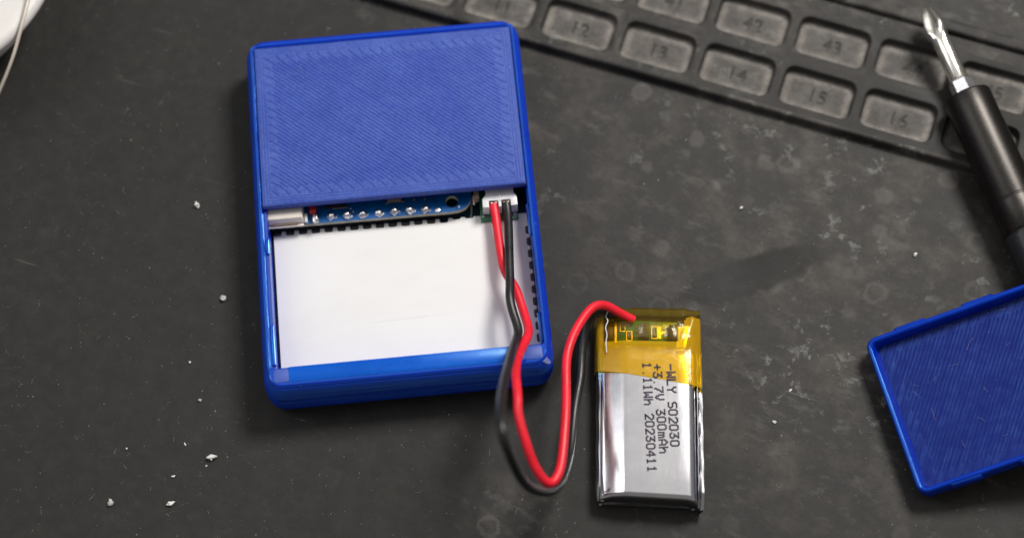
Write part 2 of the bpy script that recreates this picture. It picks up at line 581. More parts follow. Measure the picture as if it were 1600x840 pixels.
def printed_lines(X, Y, x0, x1, y0, y1, ang, sp, rings, merge, seed, turn=True):
    """groove depth 0..1 of a printed surface: border beads, then diagonal beads that turn at the border"""
    b = np.minimum(np.minimum(X - x0, x1 - X), np.minimum(Y - y0, y1 - Y))
    k = 1.5
    soft = lambda v, lo, hi: lo + 0.55 * np.log1p(np.exp((v - lo) / 0.55)) - 0.55 * np.log1p(np.exp((v - hi) / 0.55))
    Xc = soft(X, x0 + k + .7, x1 - k - .7)
    Yc = soft(Y, y0 + k + .7, y1 - k - .7)
    if not turn:
        Xc, Yc = X, Y
    u = Xc * math.sin(ang) + Yc * math.cos(ang) + 0.10 * (vnoise(X * 0.5, Y * 0.5, seed) - 0.5)
    idx = np.floor(u / sp)
    f = u / sp - idx - 0.5
    wid = 0.13 + 0.07 * vnoise(idx * 3.1, (X - Y) * 0.25, seed + 3)
    g = np.exp(-(f / wid) ** 2)
    odd = (idx.astype(int) % 2) == 1
    edge = merge + 0.8 * vnoise(idx * 1.7, idx * 0 + 0.5, seed + 5)
    fade = np.clip((b - edge) / 0.25, 0, 1)
    g = np.where(odd, g * fade, g * (0.75 + 0.25 * fade))
    g *= 0.72 + 0.4 * vnoise(X * 1.3 + idx, Y * 1.3, seed + 9)
    g *= np.clip((b - rings[-1] - 0.25) / 0.2, 0, 1)
    for rr in rings:
        g = np.maximum(g, (0.2 + 0.4 * vnoise(X * 0.35, Y * 0.35, seed + 11)) * np.exp(-((b - rr) / 0.10) ** 2))
    return np.clip(g, 0, 1), b


def heightfield(x0, x1, y0, y1, step):
    nx = int(round((x1 - x0) / step)) + 1
    ny = int(round((y1 - y0) / step)) + 1
    X, Y = np.meshgrid(np.linspace(x0, x1, nx), np.linspace(y0, y1, ny))
    return X, Y


def grid_faces(ny, nx, off=0):
    i = np.arange(ny - 1)[:, None] * nx + np.arange(nx - 1)[None, :] + off
    return np.stack([i, i + 1, i + nx + 1, i + nx], -1).reshape(-1, 4)


def grid_skirt(X, Y, Z, zb):
    """grid vertices, faces with side walls down to zb and a bottom face"""
    ny, nx = X.shape
    V = np.stack([X, Y, Z], -1).reshape(-1, 3)
    F = grid_faces(ny, nx).tolist()
    ring = [j for j in range(nx)] + [i * nx + nx - 1 for i in range(1, ny)] + [(ny - 1) * nx + j for j in range(nx - 2, -1, -1)] + [i * nx for i in range(ny - 2, 0, -1)]
    n0 = len(V)
    low = V[ring].copy()
    low[:, 2] = zb
    V = np.vstack([V, low])
    m = len(ring)
    for a in range(m):
        c = (a + 1) % m
        F.append((ring[a], n0 + a, n0 + c, ring[c]))
    F.append(tuple(n0 + a for a in range(m - 1, -1, -1)))
    return V, F


# ------------------------------------------------------------------ the mat everything lies on
GA = -0.413                                   # the compartment rows run at this angle across the mat
GX, GY = 69.37, -9.01                         # middle of compartment 14
PA, PB = 16.42, 11.68                         # pitch along and across the rows
ZT = 2.0                                      # top of the raised compartment block
work_mat = empty('work_mat', (GX, GY, 0), (0, 0, GA))
tag(work_mat, 'dark grey rubber work mat with two rows of numbered compartments under everything', 'mat')


def rim_face(x0, x1, y0, y1, z0, z1, rr=0.35):
    pass


# base sheet: 480 x 330 mm, rounded corners, its own thickness
lo = [rrect(-240, 240, -255, 75, 8, z, 6) for z in (-2.5, -0.3)] + [rrect(-239.7, 239.7, -254.7, 74.7, 8, 0.0, 6)]
V, F = loft(lo)
build('base_sheet', V, F, M['rubber'], work_mat, sharp=40)


def bar(name, x0, x1, prof):
    """a moulded strip along the rows: prof = (across, height) outline, counter-clockwise seen from +x"""
    loops = [[(x, a, z) for a, z in prof] for x in (x0, x1)]
    V, F = loft(loops)
    return build(name, V, F, M['rubber'], work_mat, sharp=50)


XL, XR = -7.5 * PA, 5.5 * PA
low = -PB / 2
bar('lower_edge_strip', XL, XR, [(low, 0.003), (low, ZT), (low - 0.35, ZT), (low - 0.62, ZT - 0.07), (low - 0.82, ZT - 0.28), (low - 0.90, ZT - 0.6), (low - 1.02, 0.003)])
top = PB * 1.5
UZ = 3.2
bar('upper_edge_strip', XL, XR, [(top + 5.6, 0.003), (top + 5.6, UZ - 0.35), (top + 5.35, UZ - 0.06), (top + 5.1, UZ), (top + 3.6, UZ), (top + 3.3, UZ - 0.1), (top + 3.1, UZ - 0.4), (top + 2.9, ZT + 0.02), (top, ZT), (top, 0.003)])
lo = [rrect(XL, XR, top + 5.62, top + 40, 1.0, z, 3) for z in (0.003, UZ - 0.5)] + [rrect(XL + .15, XR - .15, top + 5.62, top + 39.8, 1.0, UZ - 0.35, 3)]
V, F = loft(lo)
build('upper_panel', V, F, M['rubber'], work_mat, sharp=40)

HW, HH, CR = 7.2, 4.25, 1.9


def tile_mesh():
    """one compartment: rounded pit sunk into a square of the raised block"""
    n, sub = 6, 5
    prof = [(0.32, ZT, 0.0), (0.12, ZT - 0.05, 0.02), (0.02, ZT - 0.17, 0.05), (-0.03, ZT - 0.4, 0.05), (-0.16, 0.60, 0.08), (-0.28, 0.32, 0.3),
            (-0.55, 0.17, 0.95), (-1.15, 0.12, 1.0), (-2.1, 0.11, 0.42), (-3.0, 0.11, 0.34)]
    ref = rrect(-HW - .32, HW + .32, -HH - .32, HH + .32, CR + .32, ZT, n, sub)
    outer = []
    for x, y, z in ref:
        k = min((PA / 2) / max(abs(x), 1e-6), (PB / 2) / max(abs(y), 1e-6))
        outer.append((x * k, y * k, ZT))
    loops = [outer]
    dust = [0.0] * len(outer)
    for o, z, d in prof:
        r = max(CR + o, 0.25)
        loops.append(rrect(-HW - o, HW + o, -HH - o, HH + o, r, z, n, sub))
        dust += [d] * len(outer)
    V, F = loft(loops, cap0=False, cap1=True)
    # snap the four ring points next to the tile corners onto them
    V = np.array(V)
    N = len(outer)
    for sx in (-1, 1):
        for sy in (-1, 1):
            c = np.array([sx * PA / 2, sy * PB / 2, ZT])
            j = int(np.argmin(np.linalg.norm(V[:N] - c, axis=1)))
            V[j] = c
    return V, F, dust


TV, TF, TD = tile_mesh()


def numeral(text, parent, h=2.9):
    cu = bpy.data.curves.new('numeral', 'FONT')
    cu.body = text
    cu.size = h * 1.35 * MM
    cu.extrude = 0.06 * MM
    cu.bevel_depth = 0.04 * MM
    cu.align_x = 'CENTER'
    cu.align_y = 'CENTER'
    cu.space_character = 1.05
    tmp = bpy.data.objects.new('numeral_curve', cu)
    COL.objects.link(tmp)
    bpy.context.view_layer.update()
    me = bpy.data.meshes.new_from_object(tmp.evaluated_get(bpy.context.evaluated_depsgraph_get()))
    bpy.data.objects.remove(tmp)
    me.materials.clear()
    me.materials.append(M['rubber'])
    o = bpy.data.objects.new('numeral', me)
    COL.objects.link(o)
    o.parent = parent
    o.location = (0.2 * MM, -0.1 * MM, 0.18 * MM)
    return o


for row, base in ((0, 14), (1, 42)):
    for i in range(-5, 5):
        num = base + i
        t = build('compartment', TV, TF, M['rubber_dusty'], work_mat, loc=(i * PA, row * PB, 0), sharp=50, attrs={'dust': TD})
        tag(t, f'compartment moulded with the number {num}')
        numeral(str(num), t)
# plain block to either side of the numbered rows
for nm, xa, xb in (('block_end', XL, -5.5 * PA), ('block_end', 4.5 * PA, XR)):
    V, F = loft([rrect(xa, xb, low, top, 0.02, 0.003, 1), rrect(xa, xb, low, top, 0.02, ZT, 1)])
    build(nm, V, F, M['rubber'], work_mat)

# ------------------------------------------------------------------ the blue device
T = 11.35
device = empty('handheld_device', (0, -34, 0))
tag(device, 'blue 3D printed device with its battery cover off, showing a white panel and circuit board', 'electronic device')
DY = 34.0                                     # everything below is drawn with y measured from the cover plate's back edge


def dv(V):
    V = np.array(V, float)
    V[:, 1] += DY
    return V


def dbuild(name, VF, mat, parent=device, **kw):
    return build(name, dv(VF[0]), VF[1], mat, parent, **kw)


ox0, ox1, oy0, oy1 = -26.7, 26.7, -71.1, 2.35
def layered(pr, h, amp):
    """cut a (height, outset) profile into printed layers, each bulging a little"""
    zs = [p[0] for p in pr]
    os_ = [p[1] for p in pr]
    out = [pr[0]]
    z = pr[0][0]
    while z < zs[-1] - 1e-6:
        z2 = min(z + h, zs[-1])
        for t, a in ((0.12, 0.0), (0.5, amp), (0.88, 0.0)):
            zz = z + (z2 - z) * t
            out.append((zz, float(np.interp(z + (z2 - z) * (0.5 + 0.6 * (t - 0.5)), zs, os_)) + a))
        out.append((z2, float(np.interp(z2, zs, os_)) - amp * 0.6))
        z = z2
    return out


prof = [(0.0, -1.9), (0.18, -1.25), (0.7, -0.62), (1.6, -0.2), (3.2, 0), (5.4, 0.02), (7.4, 0), (8.8, -0.12), (9.8, -0.38), (10.5, -0.72), (10.95, -1.08), (11.2, -1.30), (11.3, -1.45)]
prof = layered(prof, 0.38, 0.06)
loops = [rrect(ox0 - o, ox1 + o, oy0 - o, oy1 + o, max(3.6 + o * 0.9, 0.6), z, 8, 3) for z, o in prof]
loops += [rrect(-25.62, 25.62, -66.5, 0.55, 0.8, 11.32, 8, 3), rrect(-25.58, 25.58, -66.42, 0.5, 0.78, 11.285, 8, 3), rrect(-25.54, 25.54, -66.41, 0.47, 0.76, 11.269, 8, 3), rrect(-25.16, 25.16, -66.31, 0.15, 0.52, 11.115, 8, 3), rrect(-25.12, 25.12, -66.30, 0.12, 0.5, 11.09, 8, 3),
          rrect(-25.10, 25.10, -66.28, 0.10, 0.5, 10.95, 8, 3), rrect(-25.08, 25.08, -66.25, 0.08, 0.5, 9.95, 8, 3), rrect(-24.98, 25.02, -66.22, -0.02, 0.5, 9.72, 8, 3),
          rrect(-24.3, 24.92, -66.2, -0.9, 0.4, 9.66, 8, 3), rrect(-24.22, 24.88, -66.15, -1.0, 0.4, 9.45, 8, 3), rrect(-24.2, 24.86, -66.1, -1.0, 0.4, 1.2, 8, 3)]
dbuild('shell', loft(loops), M['blue_shell'], sharp=40)
# lavender corner pads on the front rim
for xa, xb in ((-24.5, -21.8), (21.2, 24.6)):
    lo = [rrect(xa, xb, -69.1, -66.6, 0.5, 11.0, 4), rrect(xa, xb, -69.1, -66.6, 0.5, 11.36, 4), rrect(xa + .1, xb - .1, -69.0, -66.7, 0.45, 11.40, 4)]
    dbuild('corner_pad', loft(lo), M['blue_pad'])
lo = [rrect(-21.9, 21.3, -69.25, -66.3, 0.3, z, 3) for z in (11.0, 11.34)] + [rrect(-21.85, 21.25, -69.15, -66.36, 0.3, 11.385, 3)]
dbuild('front_lip_lit', loft(lo), M['blue_lip_lit'])  # middle of the rim top, its transmitted light put into the colour
lo = [rrect(-25.02, -24.33, -66.1, -34.1, 0.2, z, 3) for z in (9.5, 9.70)]
dbuild('rail_ledge', loft(lo), M['blue_ledge'])
# whitened scuffs where the front corners were scraped
for k in range(5):
    r_ = 1.5 + 0.22 * k
    pts = [(24.0 + r_ * math.cos(a), -68.3 + r_ * math.sin(a), 11.06 - 0.16 * k) for a in np.linspace(-1.25 + 0.1 * k, -0.35 - 0.06 * k, 7)]
    dbuild('scuff_mark', tube(pts, [0.02, 0.05, 0.07, 0.06, 0.07, 0.05, 0.02], 6), M['whitening'])
# raised clips along the side rails
for x, ya, yb in ((-24.45, -43.2, -39.8), (-24.4, -65.4, -57.2), (24.85, -66.0, -59.5), (24.9, -44.0, -37.4)):
    lo = []
    for z, o in ((9.3, 0.0), (9.8, 0.02), (10.05, -0.08), (10.12, -0.2)):
        lo.append(rrect(x - 0.38 - o, x + 0.38 + o, ya - o, yb + o, max(0.36 + o, 0.1), z, 5))
    dbuild('rail_clip', loft(lo), M['blue_shell'])

# cover plate with its printed lines
px0, px1, py0, py1 = -24.98, 24.98, -33.9, 0.0
X, Y = heightfield(px0, px1, py0, py1, 0.13)
g, b = printed_lines(X, Y, px0, px1, py0, py1, math.radians(41), 0.66, (0.5, 1.05, 1.6), 3.0, 2)
Z = T - 0.085 * g - 0.35 * np.exp(-(b / 0.16) ** 2) + 0.03 * (vnoise(X * 0.15, Y * 0.15, 4) - 0.5)
V, F = grid_skirt(X, Y, Z, 9.75)
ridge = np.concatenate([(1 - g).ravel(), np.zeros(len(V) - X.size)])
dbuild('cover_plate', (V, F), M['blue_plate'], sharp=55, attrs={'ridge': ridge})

# boards and panel inside
V, F = loft([rrect(-24.15, 24.8, -66.0, -2, 0.6, z, 3) for z in (2.0, 3.3)])
dbuild('base_board', (V, F), M['teal_board'])
V, F = tube(smooth_path(catmull([(14.45, -32.8, 3.33), (14.35, -34.6, 3.33), (14.05, -36.4, 3.33), (13.5, -37.2, 3.33), (12.5, -37.9, 3.33)], 6)), 0.14, 8)
dbuild('silkscreen_line', (V, F), M['silk'])

# white panel: toothed along the top and the right edge
tooth = 2.45
topx = [-23.0 + tooth * i for i in range(16)]
poly = [(-23.72, -66.1), (24.72, -66.1)]
ry = [-65.0 + tooth * i for i in range(11)]
for y in ry:
    poly += [(24.72, y - 0.86), (24.32, y - 0.80), (24.14, y - 0.60), (24.14, y + 0.60), (24.32, y + 0.80), (24.72, y + 0.86)]
poly += [(24.72, -37.0), (15.0, -36.75)]
for x in reversed(topx):
    dp = 0.85 if x < 9.5 else 0.35
    yt = -36.3 - 0.010 * (x + 23)
    poly += [(x + 0.86, yt), (x + 0.80, yt - dp + .2), (x + 0.58, yt - dp), (x - 0.58, yt - dp), (x - 0.80, yt - dp + .2)]
    if x > -22.9:
        poly += [(x - 0.86, yt)]
poly += [(-23.72, -37.0)]
poly = [(x, y + DY) for x, y in poly]
wp = prism('white_panel', poly, 3.36, 4.5, M['white_sheet'], device, bevel=0.0)
hs = box('pin_header', (-7.5, -35.75 + DY, 4.1), (33, 1.0, 1.5), M['black_plastic'], device, 0.1)
hr = box('pin_header', (24.80, -51.5 + DY, 3.9), (0.10, 29, 1.1), M['black_plastic'], device, 0.02)
for i, x in enumerate(topx[:13]):
    dp = 0.85
    yt = -36.3 - 0.010 * (x + 23)
    pl = [(x - 0.80, yt + .2), (x - 0.80, yt - dp + .26), (x - 0.54, yt - dp + .06), (x + 0.54, yt - dp + .06), (x + 0.80, yt - dp + .26), (x + 0.80, yt + .2)]
    prism('header_block', [(a, c + DY) for a, c in pl], 3.35, 4.62, M['black_plastic'], hs, bevel=0.08)
for y in ry:
    pl = [(24.74, y + 0.76), (24.36, y + 0.74), (24.19, y + 0.56), (24.19, y - 0.56), (24.36, y - 0.74), (24.74, y - 0.76)]
    prism('header_block', [(a, c + DY) for a, c in pl], 3.35, 4.56, M['black_plastic'], hr, bevel=0.06)

# blue circuit board with a rounded end and a mounting hole
bm = bmesh.new()
outl = [(-24.2, -36.25), (10.2, -36.45), (11.4, -36.35)]
outl += [(11.4 + 3.1 * math.sin(a), -33.25 - 3.1 * math.cos(a)) for a in np.linspace(0.12, math.pi / 2, 8)]
outl += [(14.5, -24.0), (-24.2, -24.0)]
hc, hrad = (10.69, -34.35), 1.2
ov = [bm.verts.new((x, y + DY, 7.0)) for x, y in outl]
hv = [bm.verts.new((hc[0] + hrad * math.cos(a), hc[1] + DY + hrad * math.sin(a), 7.0)) for a in np.linspace(0, 2 * math.pi, 24, endpoint=False)]
es = [bm.edges.new((ov[i], ov[(i + 1) % len(ov)])) for i in range(len(ov))] + [bm.edges.new((hv[i], hv[(i + 1) % 24])) for i in range(24)]
bmesh.ops.triangle_fill(bm, use_beauty=True, use_dissolve=False, edges=es)
r = bmesh.ops.extrude_face_region(bm, geom=bm.faces[:])
for e in r['geom']:
    if isinstance(e, bmesh.types.BMVert):
        e.co.z = 5.95
bmesh.ops.recalc_face_normals(bm, faces=bm.faces[:])
vs = [v.co[:] for v in bm.verts]
bm.verts.index_update()
fs = [[v.index for v in f.verts] for f in bm.faces]
mi = [1 if abs(f.normal.z) < 0.5 else 0 for f in bm.faces]
bm.free()
pcb = build('circuit_board', vs, fs, [M['blue_board'], M['fibre_edge']], device, sharp=30, midx=mi)

V, F = lathe([(0.86, 0.0), (0.84, 0.14), (0.74, 0.36), (0.62, 0.58), (0.44, 0.78), (0.2, 0.9), (0.05, 0.92)], 20)
V = np.array(V)
for k, (x, y) in enumerate([(-12.34, -35.14), (-9.42, -35.27), (-6.40, -35.30), (-3.45, -35.33), (-0.35, -35.3), (2.62, -35.41), (5.56, -35.45)]):
    W = V.copy()
    a = 0.18 * np.sin(W[:, 0] * 5 + k * 2.1) * np.cos(W[:, 1] * 4 + k) + 0.05 * np.sin(W[:, 2] * 9 + k * 3)
    W[:, 0] *= (1 + a) * (1.0 + 0.06 * (k % 3))
    W[:, 1] *= (1 + a)
    W[:, 2] *= 1 + 0.25 * math.sin(k * 1.7)
    W[:, 0] += 0.12 * W[:, 2] * math.sin(k * 2.3)
    build('solder_joint', W + np.array([x, y + DY, 6.99]), F, M['solder'], pcb, sharp=60)
    V2, F2 = tube([(x + 0.72, y - 0.58 + DY, 7.03), (x + 0.95, y - 0.30 + DY, 7.03), (x + 1.0, y + DY, 7.03)], 0.10, 6)
    build('pad_edge', V2, F2, M['solder'], pcb)
V2, F2 = lathe([(0.55, 0), (0.54, 0.06), (0.45, 0.12), (0.2, 0.15)], 20)
build('solder_pad', np.array(V2) + np.array([7.87, -35.8 + DY, 6.99]), F2, M['solder'], pcb)
V2, F2 = lathe([(0.2, 0), (0.2, 0.05), (0.08, 0.07)], 10)
build('test_dot', np.array(V2) + np.array([11.95, -35.55 + DY, 6.99]), F2, M['silk'], pcb)
for x, y in ((-8.6, -33.9), (-8.2, -34.6)):
    build('test_dot', np.array(V2) * 0.8 + np.array([x, y + DY, 6.99]), F2, M['silk'], pcb)
V2, F2 = lathe([(1.5, 0), (1.5, 0.03), (1.22, 0.03), (1.22, 0)], 28)
# lump of solder and red part at the left end
bm = bmesh.new()
bmesh.ops.create_icosphere(bm, subdivisions=3, radius=1)
for v in bm.verts:
    p = v.co
    q = Vector([math.copysign(abs(c) ** 0.6, c) for c in p])
    s = 1 + 0.10 * math.sin(9 * p.x + 2) * math.cos(8 * p.y) + 0.06 * math.sin(13 * p.z + 5 * p.x)
    v.co = Vector((q.x * 0.62 * s - 15.4, q.y * 0.85 * s - 35.5 + DY, q.z * 0.6 * s + 7.4))
from_bm('solder_lump', bm, M['solder'], pcb, sharp=60)
box('red_lead', (-15.75, -33.6 + DY, 7.75), (1.25, 2.0, 1.3), M['red_part'], pcb, 0.2)
for x, y, sx, sy, sz, mt in ((-11.5, -32.9, 4.2, 1.2, 0.9, 'chip'), (-0.2, -33.0, 2.6, 0.9, 0.7, 'cream_dark'), (3.6, -33.2, 0.5, 0.5, 0.4, 'tin'), (5.6, -33.3, 0.5, 0.45, 0.5, 'tin'), (1.3, -33.4, 0.7, 0.3, 0.3, 'tin'), (-1.6, -33.5, 0.7, 0.3, 0.3, 'tin'), (-10.6, -33.65, 3.0, 0.16, 0.3, 'tin')):
    box('surface_component', (x, y + DY, 7.0 + sz / 2), (sx, sy, sz), M[mt], pcb, min(0.08, sz * .2))
# cream socket at the left end of the board: body, slot and slider
sock_ = dbuild('cream_socket', loft([rrect(-24.6, -17.5, -36.1, -30, 0.25, 7.0, 3), rrect(-24.6, -17.5, -36.1, -30, 0.25, 7.55, 3), rrect(-24.55, -17.55, -36.05, -30, 0.25, 7.6, 3), rrect(-24.3, -17.75, -35.75, -30, 0.25, 8.9, 3), rrect(-24.15, -17.9, -35.6, -30, 0.25, 9.05, 3)]), M['cream_plastic'])
box('slot_slider', (-21.15, -36.15 + DY, 7.55), (5.0, 0.35, 0.42), M['cream_dark'], sock_, 0.05)
box('socket_lip', (-21.0, -36.40 + DY, 7.2), (6.8, 0.5, 0.28), M['cream_plastic'], sock_, 0.08)
box('socket_ear', (-17.15, -35.3 + DY, 7.45), (0.55, 1.7, 0.9), M['white_plastic'], sock_, 0.08)
# board under the plug, and the neighbouring small parts
gb = box('plug_board', (19.5, -35.2 + DY, 4.8), (7.2, 6.0, 0.5), M['green_board'], device, 0.06)
for x in (16.45, 22.5):
    V2, F2 = lathe([(0.32, 0), (0.3, 0.12), (0.16, 0.3), (0.05, 0.34)], 14)
    build('solder_joint', np.array(V2) + np.array([x, -37.2 + DY, 5.05]), F2, M['solder'], gb, sharp=60)
box('side_component', (15.45, -33.4 + DY, 6.3), (1.0, 1.5, 2.6), M['cream_dark'], device, 0.3)
box('board_tab', (14.85, -34.2 + DY, 6.4), (0.35, 1.7, 1.0), M['cream_plastic'], device, 0.06)

# ------------------------------------------------------------------ the battery
BROT = math.radians(-6.5)
BO = np.array([43.3, -77.8])
battery = empty('battery', (BO[0], BO[1], 0), (0, 0, BROT))
tag(battery, 'silver pouch battery with yellow tape and printed text, wired red and black', 'battery')


def wl(P):
    """world mm to the battery's own frame"""
    P = np.asarray(P, float)
    d = P[:, :2] - BO
    c, s = math.cos(BROT), math.sin(BROT)
    return np.stack([c * d[:, 0] + s * d[:, 1], -s * d[:, 0] + c * d[:, 1], P[:, 2]], 1)


def pouch_section(y, zt, xl=-9.15, xr=8.8, z0=0.12, lift=0.0):
    h = zt / 6.0
    pr = [(xl + 0.7, 0), (xl + 0.05, 0.4), (xl - 0.12, 1.4), (xl - 0.12, 2.6), (xl + 0.0, 3.4), (xl + 0.2, 3.95), (xl + 0.55, 4.28), (xl + 1.2, 4.56), (xl + 2.4, 5.05), (xl + 3.6, 5.54), (xl + 4.5, 5.88), (xl + 4.9, 5.98), (xl + 5.3, 6.0)]
    pr += [(-2.0, 6.03), (0, 6.04), (2.5, 6.04), (5, 6.02), (xr - 2.0, 6.0), (xr - 1.1, 5.86), (xr - 0.5, 5.45), (xr - 0.12, 4.7), (xr, 3.6), (xr, 1.6), (xr - 0.2, 0.5), (xr - 0.9, 0)]
    return [(x, y, z0 + z * h + lift) for x, z in pr]


secs = []
tilt = lambda x: -0.045 * x
for dy, zt in ((-17.75, 0.35), (-17.85, 1.2), (-17.9, 2.9), (-17.95, 4.6), (-17.93, 5.3), (-17.8, 5.72), (-17.5, 5.93), (-17.0, 5.99), (-12, 6.0), (-6, 6.02), (0, 6.03), (5, 6.02), (9, 6.0), (10.3, 5.92), (11.0, 5.6), (11.5, 5.0), (11.9, 3.9), (12.1, 2.6), (12.3, 2.0), (16.9, 1.9), (17.1, 0.4)):
    s = pouch_section(0, zt)
    sg = 1.0 if dy < -15 else 0.0
    secs.append([(x, dy + tilt(x) * (1.0 if abs(dy) > 5 else 0.5) - sg * 0.5 * max(0, (abs(x) / 8.5) ** 4 - 0.4), z) for x, _, z in s])
V, F = loft(secs)
build('pouch', V, F, M['pouch'], battery, sharp=70)


def flap(name, pts, th, zfun):
    pass


def ribbon(name, rows, mat, parent, th):
    """a thin folded sheet: rows of points, given a real thickness along x"""
    A = np.array(rows, float)
    n, m, _ = A.shape
    B = A.copy()
    B[..., 0] += th
    V = np.vstack([A.reshape(-1, 3), B.reshape(-1, 3)])
    F = grid_faces(n, m).tolist() + [tuple(reversed(f)) for f in grid_faces(n, m, n * m).tolist()]
    o = n * m
    ring = [j for j in range(m)] + [i * m + m - 1 for i in range(1, n)] + [(n - 1) * m + j for j in range(m - 2, -1, -1)] + [i * m for i in range(n - 2, 0, -1)]
    for a in range(len(ring)):
        c = (a + 1) % len(ring)
        F.append((ring[c], ring[a], o + ring[a], o + ring[c]))
    return build(name, V, F, mat, parent, sharp=50)


rows = []
for y in np.linspace(-18.35, 10.8, 28):
    e = max(0, (-16.4 - y) / 1.9)
    wv = 0.05 * math.sin(y * 0.9)
    rows.append([(-9.5 + wv + 0.4 * e, y + 0.42, 0.08), (-9.6 + wv + 0.3 * e, y + 0.42, 1.4), (-9.62 + wv + 0.2 * e, y + 0.4, 2.9), (-9.42 + wv + 0.15 * e, y + 0.4, 3.7 - 0.5 * e), (-9.10 + wv + 0.35 * e, y + 0.4, 4.1 - 1.0 * e), (-8.85 + wv + 0.45 * e, y + 0.4, 4.2 - 1.2 * e)])
ribbon('side_flap', rows, M['pouch'], battery, 0.16)
rows = []
for y in np.linspace(-18.9, 10.8, 28):
    e = max(0, (-16.6 - y) / 2.3)
    wv = 0.05 * math.sin(y * 1.1 + 1)
    rows.append([(9.45 + wv - 0.2 * e, y - 0.42, 0.08), (9.7 + wv, y - 0.42, 1.6), (9.82 + wv + .1 * e, y - 0.42, 3.0), (9.92 + wv + 0.1 * e, y - 0.42, 4.2 - 1.2 * e), (9.80 + wv + 0.1 * e, y - 0.42, 4.62 - 1.6 * e), (9.55 + wv + 0.05 * e, y - 0.42, 4.55 - 1.6 * e), (9.30 + wv, y - 0.42, 4.2 - 1.6 * e)])
rows = [[(x, y, z * (0.9 if y > 3.2 else 1.0)) for x, y, z in r] for r in rows]
ribbon('side_flap', rows, M['pouch'], battery, 0.14)
rows = []
for y in np.linspace(-18.7, 10.8, 26):
    e = max(0, (-16.8 - y) / 2.0)
    wv = 0.05 * math.sin(y * 1.7)
    rows.append([(8.95 + wv, y - 0.40, 0.1), (9.02 + wv, y - 0.4, 1.6), (9.06 + wv, y - 0.4, 3.2), (9.05 + wv, y - .4, 4.5 - 1.4 * e), (8.92 + wv, y - .4, 4.85 - 1.4 * e)])
ribbon('side_flap', rows, M['pouch'], battery, 0.12)
# gathered foil at the two lower corners
for name, ctr, sx in (('corner_fold', (-8.75, -17.55), 1), ('corner_fold', (8.75, -18.35), -1)):
    rows = []
    for k in range(7):
        t = k / 6
        x = ctr[0] + sx * (-0.5 + 1.7 * t)
        y = ctr[1] + 0.9 * t * t - 0.25 + 0.18 * math.sin(k * 2.3)
        rows.append([(x, y, 0.1), (x + .05 * sx, y + 0.12 * math.sin(k), 1.2), (x + .1 * sx, y + 0.35, 2.6 + 1.2 * t), (x + 0.15 * sx, y + 0.75, 3.9 + 1.6 * t)])
    ribbon(name, rows, M['pouch'], battery, 0.10)

# protection board at the top end, seen through the tape
bpcb = box('protection_board', (-0.5, 14.75, 3.0), (11.9, 4.6, 0.8), M['green_board'], battery, 0.05, rotz=-0.03)
ZB = 3.41
box('fold_pad', (-7.2, 14.9, 2.9), (1.6, 4.2, 0.7), M['brown_dark'], battery, 0.1)
for x, y, sx, sy, mt, h in (
        (-6.0, 14.75, 0.45, 4.3, 'gold', 0.06), (-5.15, 15.9, 0.16, 1.9, 'gold', 0.06), (-4.25, 15.9, 0.16, 1.9, 'gold', 0.06), (-4.7, 16.8, 1.06, 0.16, 'gold', 0.06), (-4.7, 14.95, 1.06, 0.16, 'gold', 0.06),
        (-4.7, 15.85, 0.55, 1.1, 'chip', 0.35), (-3.6, 16.35, 0.8, 0.5, 'gold', 0.06), (-3.95, 14.0, 0.16, 1.9, 'gold', 0.06), (-2.95, 14.0, 0.16, 1.9, 'gold', 0.06), (-3.45, 13.1, 1.1, 0.16, 'gold', 0.06), (-3.4, 14.95, 1.1, 0.16, 'gold', 0.06), (-3.45, 14.0, 0.6, 1.2, 'brown_dark', 0.4),
        (0.75, 14.75, 0.16, 2.5, 'gold', 0.06), (1.25, 15.95, 1.0, 0.16, 'gold', 0.06), (1.25, 13.6, 1.0, 0.16, 'gold', 0.06), (1.25, 15.2, 0.5, 0.7, 'chip', 0.3), (1.25, 14.2, 0.5, 0.6, 'brown_dark', 0.3), (2.1, 14.75, 0.75, 2.4, 'gold', 0.06), (2.8, 14.7, 0.7, 0.6, 'gold', 0.06)):
    box('gold_trace' if mt == 'gold' else 'small_component', (x, y, ZB + h / 2), (sx, sy, h), M[mt], bpcb, 0.02, seg=1)
for cx, cy in ((-0.6, 14.85), (4.75, 14.55)):
    box('chip', (cx, cy, ZB + 0.55), (1.6, 3.0, 1.0), M['chip'], bpcb, 0.12)
    for dy in (-0.95, 0, 0.95):
        V2, F2 = tube([(cx - 0.8, cy + dy, ZB + 0.55), (cx - 1.05, cy + dy, ZB + 0.5), (cx - 1.2, cy + dy, ZB + 0.14), (cx - 1.75, cy + dy - 0.05, ZB + 0.1)], 0.19, 8)
        build('chip_pin', V2, F2, M['gold'], bpcb)

